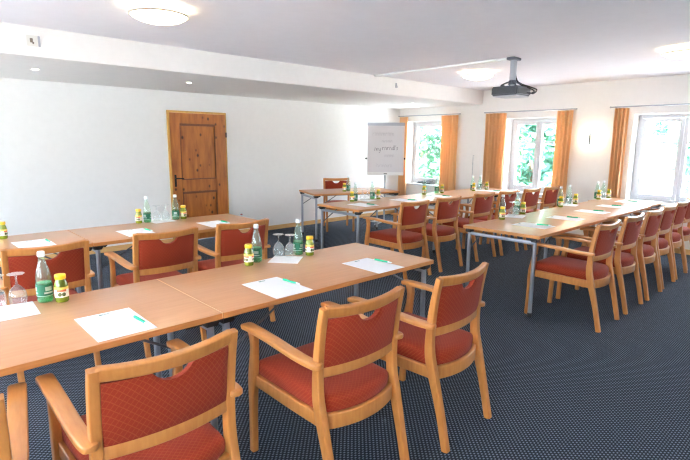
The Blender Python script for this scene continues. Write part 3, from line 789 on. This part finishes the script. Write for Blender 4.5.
MB().sweep([(-.122, 0, -.085), (-.126, 0, 0), (-.126, 0, .095)], rr(.038, .008, .002), side=(0, 1, 0)).tube([(-.124, 0, -.07), (-.08, 0, -.105), (-.0, 0, -.105)], .006, 8).build('metal_strip', 'board_grey', t)

# ------------------------------------------------------------------ projector on its ceiling pole
PX, PY = 5.37, 2.97
t = thing('ceiling_projector', 'dark grey projector hanging from a ceiling pole', 'projector', (PX, PY, HC))
MB().box(-.08, .08, -.05, .05, -.03, 0).build('ceiling_plate', 'dark_steel', t, bevel=.006)
MB().sweep([(0, 0, -.03), (0, 0, -.27)], rr(.058, .058, .008), side=(1, 0, 0)).build('pole', 'board_grey', t)
m = MB()
for a, b in ((.10, .10), (-.10, .10), (.10, -.10), (-.10, -.10)): m.tube([(0, 0, -.26), (a*.6, b*.6, -.285), (a, b, -.33)], .008, 8)
m.lathe([(.045, -.30), (.045, -.255), (.03, -.245)], 12); m.build('mount_bracket', 'dark_steel', t)
bd = MB().box(-.165, .165, -.15, .17, -.425, -.325).build('projector_body', 'projector', t, bevel=.014)
MB().box(-.15, .15, -.135, .155, -.437, -.425).build('underside', 'projector_pale', bd, bevel=.004)
m = MB()
for k in range(5): m.box(-.1656, -.1645, -.12, .14, -.40+.012*k, -.396+.012*k)
m.build('vent', 'black', bd)
m = MB(); m.box(-.13, .13, -.153, -.148, -.41, -.35); m.build('connector_panel', 'black', bd)
m = MB(); m.sweep([(-.06, .17, -.375), (-.06, .195, -.375)], [(.034*math.cos(2*PI*j/16), .034*math.sin(2*PI*j/16)) for j in range(16)]); m.build('lens', 'black', bd)
for k, pts in enumerate(([(.045, -.01, -.03), (.047, -.012, -.20), (.06, -.06, -.29), (.10, -.15, -.335), (.10, -.22, -.375), (.08, -.19, -.40), (.06, -.152, -.39)],
                         [(.05, .0, -.03), (.052, .0, -.21), (.09, -.05, -.28), (.15, -.14, -.32), (.14, -.23, -.36), (.12, -.20, -.40), (.11, -.152, -.385)],
                         [(-.035, .04, -.27), (-.08, .08, -.30), (-.12, .07, -.31), (-.13, .02, -.325)])):
    MB().tube(lerp_path(pts, 6), .0075, 8).build('cable', 'black', t)
d = MB().box(5.31, 5.37, PY+.06, YS-.001, HC-.022, HC).build('cable_duct', 'white_plastic', bevel=.004)
tag(d, 'white cable duct running across the ceiling to the projector', 'cable duct')

# ------------------------------------------------------------------ small wall fittings
t = thing('wall_socket', 'square cream socket plate with a dark key hole on the soffit at upper left', 'socket', (1.045, YS, 2.385))
MB().box(-.05, .035, -.010, 0, -.045, .045).build('plate', 'socket', t, bevel=.003)
MB().box(-.026, -.004, -.016, -.010, -.016, .020).box(-.010, .004, -.015, -.010, -.026, -.010).build('key_switch', 'socket_dark', t, bevel=.002)
MB().box(.035, .052, -.014, 0, -.045, .045).build('side_cover', 'socket_dark', t, bevel=.003).active_material = M['board_grey']
n = 28
o = MB().rings([[(r*math.cos(2*PI*j/n), y, r*math.sin(2*PI*j/n)) for j in range(n)] for r, y in ((.052, 0), (.052, -.003), (.040, -.006), (.0, -.0065))]).build('blank_cover', 'wall', loc=(1.165, YS, 2.385))
tag(o, 'round blank wall cover painted white beside the socket plate', 'cover plate')
o = MB().box(-.012, .012, -.012, 0, -.035, .035).tube([(0, -.012, .0), (0, -.03, -.01), (0, -.03, -.035)], .005, 8).build('wall_hook', 'board_grey', loc=(5.80, YS, 2.40))
tag(o, 'small grey hook on the soffit face above the flip chart', 'hook')
t = thing('wall_socket', 'low wall socket with a reddish plug right of the pine door', 'socket', (4.26, YF, .335))
MB().box(-.04, .04, -.010, 0, -.04, .04).build('plate', 'white_plastic', t, bevel=.004)
MB().lathe([(.018, 0), (.018, .012), (.012, .018)], 12, (0, -.018, -.008)).build('plug', 'red_plug', t)
m = MB()
for k in range(17): m.lathe([(.0, -.009), (.0075, -.005), (.009, 0), (.0075, .005), (.0, .009)], 8, (0, 0, -.024*k))
m.tube([(0, 0, .03), (0, 0, -.40)], .002, 6); m.tube([(0, 0, .03), (.03, 0, .03)], .004, 6)
o = m.build('bead_chain', 'board_grey', loc=(XW-.03, 5.26, 1.285))
tag(o, 'thin grey bead chain hanging on the bare wall right of the corner window', 'chain')
m = MB()
for k in range(6):
    an = k*1.05; cx, cy = .05*math.cos(an), .10*math.sin(an)
    m.tube([(cx+.055*math.cos(a_*PI/8), cy+.09*math.sin(a_*PI/8), .012+.011*k+.006*math.sin(a_*PI/4)) for a_ in range(17)], .009, 8)
o = m.build('cable_coil', 'black', loc=(8.36, 6.50, SILL+.022))
tag(o, 'dark coiled cable lying on the sill of the corner window', 'cable')

# ------------------------------------------------------------------ flip chart
FA = math.atan2(-.681, .733)
t = thing('flip_chart', 'flip chart with handwriting on a white sheet standing in the corner', 'flip chart', (6.685, 6.12, 0), FA)
MB().box(-.335, .335, 0, .022, .98, 1.86).build('board', 'white_plastic', t, bevel=.004)
MB().box(-.338, .338, -.022, .024, 1.845, 1.90).build('clamp_rail', 'board_grey', t, bevel=.006)
MB().box(-.33, .33, -.045, .0, .955, 1.0).box(-.33, .33, -.05, -.043, .955, 1.012).build('pen_tray', 'white_plastic', t, bevel=.003)
sh = MB().box(-.325, .325, -.006, -.001, 1.0, 1.848).build('paper_sheet', 'shaded_flip_paper', t)
def strokes(lines, r): 
    m = MB()
    for pts in lines:
        if len(pts) > 1: m.tube(lerp_path([(x, -.0068, z) for x, z in pts], 3), r, 5)
    return m
def scribble(x, z, word, s):
    """hand-written letters built from strokes on a unit cell"""
    G = {'m': [[(0,0),(.05,.6),(.3,.5),(.35,0)],[(.35,.1),(.45,.55),(.65,.5),(.7,0)]], 'y': [[(0,.6),(.12,.15),(.35,.1)],[(.45,.6),(.3,-.2),(.05,-.45)]],
         'r': [[(0,0),(.05,.6)],[(.05,.4),(.25,.6),(.4,.55)]], 'n': [[(0,0),(.03,.6),(.3,.5),(.36,0)]], 'i': [[(0,0),(.04,.6)]],
         'e': [[(0,.3),(.3,.35),(.2,.6),(.02,.35),(.1,.02),(.35,.08)]], 'l': [[(0,0),(.06,1.0)]], 'd': [[(.3,.5),(.05,.45),(.05,.05),(.3,.1)],[(.38,1.0),(.32,0)]],
         's': [[(.3,.6),(.05,.5),(.28,.2),(.0,.02)]], 'a': [[(.3,.5),(.05,.45),(.05,.05),(.3,.1)],[(.35,.6),(.33,0)]], "'": [[(.05,1.),(.0,.75)]],
         't': [[(.1,.95),(.12,0)],[(-.08,.62),(.32,.66)]], 'f': [[(.3,.95),(.1,.8),(.06,0)],[(-.08,.5),(.28,.54)]], 'o': [[(.2,.6),(.02,.3),(.2,.02),(.36,.3),(.2,.6)]], 'v': [[(0,.6),(.15,0),(.35,.6)]], ' ': []}
    out = []; cx = x
    for ch in word:
        for st in G[ch]: out.append([(cx+px*s, z+pz*s) for px, pz in st])
        cx += s*{'m': .85, 'i': .22, "'": .16, 'l': .24, ' ': .35}.get(ch, .52)
    return out
strokes(scribble(-.20, 1.395, 'my', .085)+scribble(-.06, 1.41, "rnrndl's", .085), .0035).build('handwriting', 'ink', sh)
strokes(scribble(-.015, 1.285, 'mnmn', .065), .0024).build('handwriting', 'faint_ink', sh)
strokes(scribble(-.24, 1.665, 'rmnmrnm', .085)+scribble(-.07, 1.545, 'mrnmn', .06)+scribble(-.17, 1.10, 'lnrmmrn', .075), .0022).build('handwriting', 'faint_ink', sh)
for s in (-1, 1): MB().lathe([(.0, -.018), (.016, -.014), (.016, .014), (.0, .018)], 12, (s*.352, .0, 1.255)).build('side_knob', 'black', t)
MB().box(-.03, .03, -.051, -.046, .975, .99).build('tray_catch', 'black', t)
MB().tube([(0, .03, .10), (0, .03, 1.2)], .017, 12).build('pole', 'board_grey', t)
for k in range(5):
    an = PI/2+k*2*PI/5
    lg = MB(); lg.sweep([(0, .03, .10), (.30*math.cos(an), .03+.30*math.sin(an), .065)], rr(.03, .022, .005)); lg = lg.build('leg', 'board_grey', t)
    MB().lathe([(.01, .0), (.026, .008), (.028, .03), (.022, .05), (.008, .07)], 12, (.29*math.cos(an), .03+.29*math.sin(an), 0)).build('caster', 'black', lg)
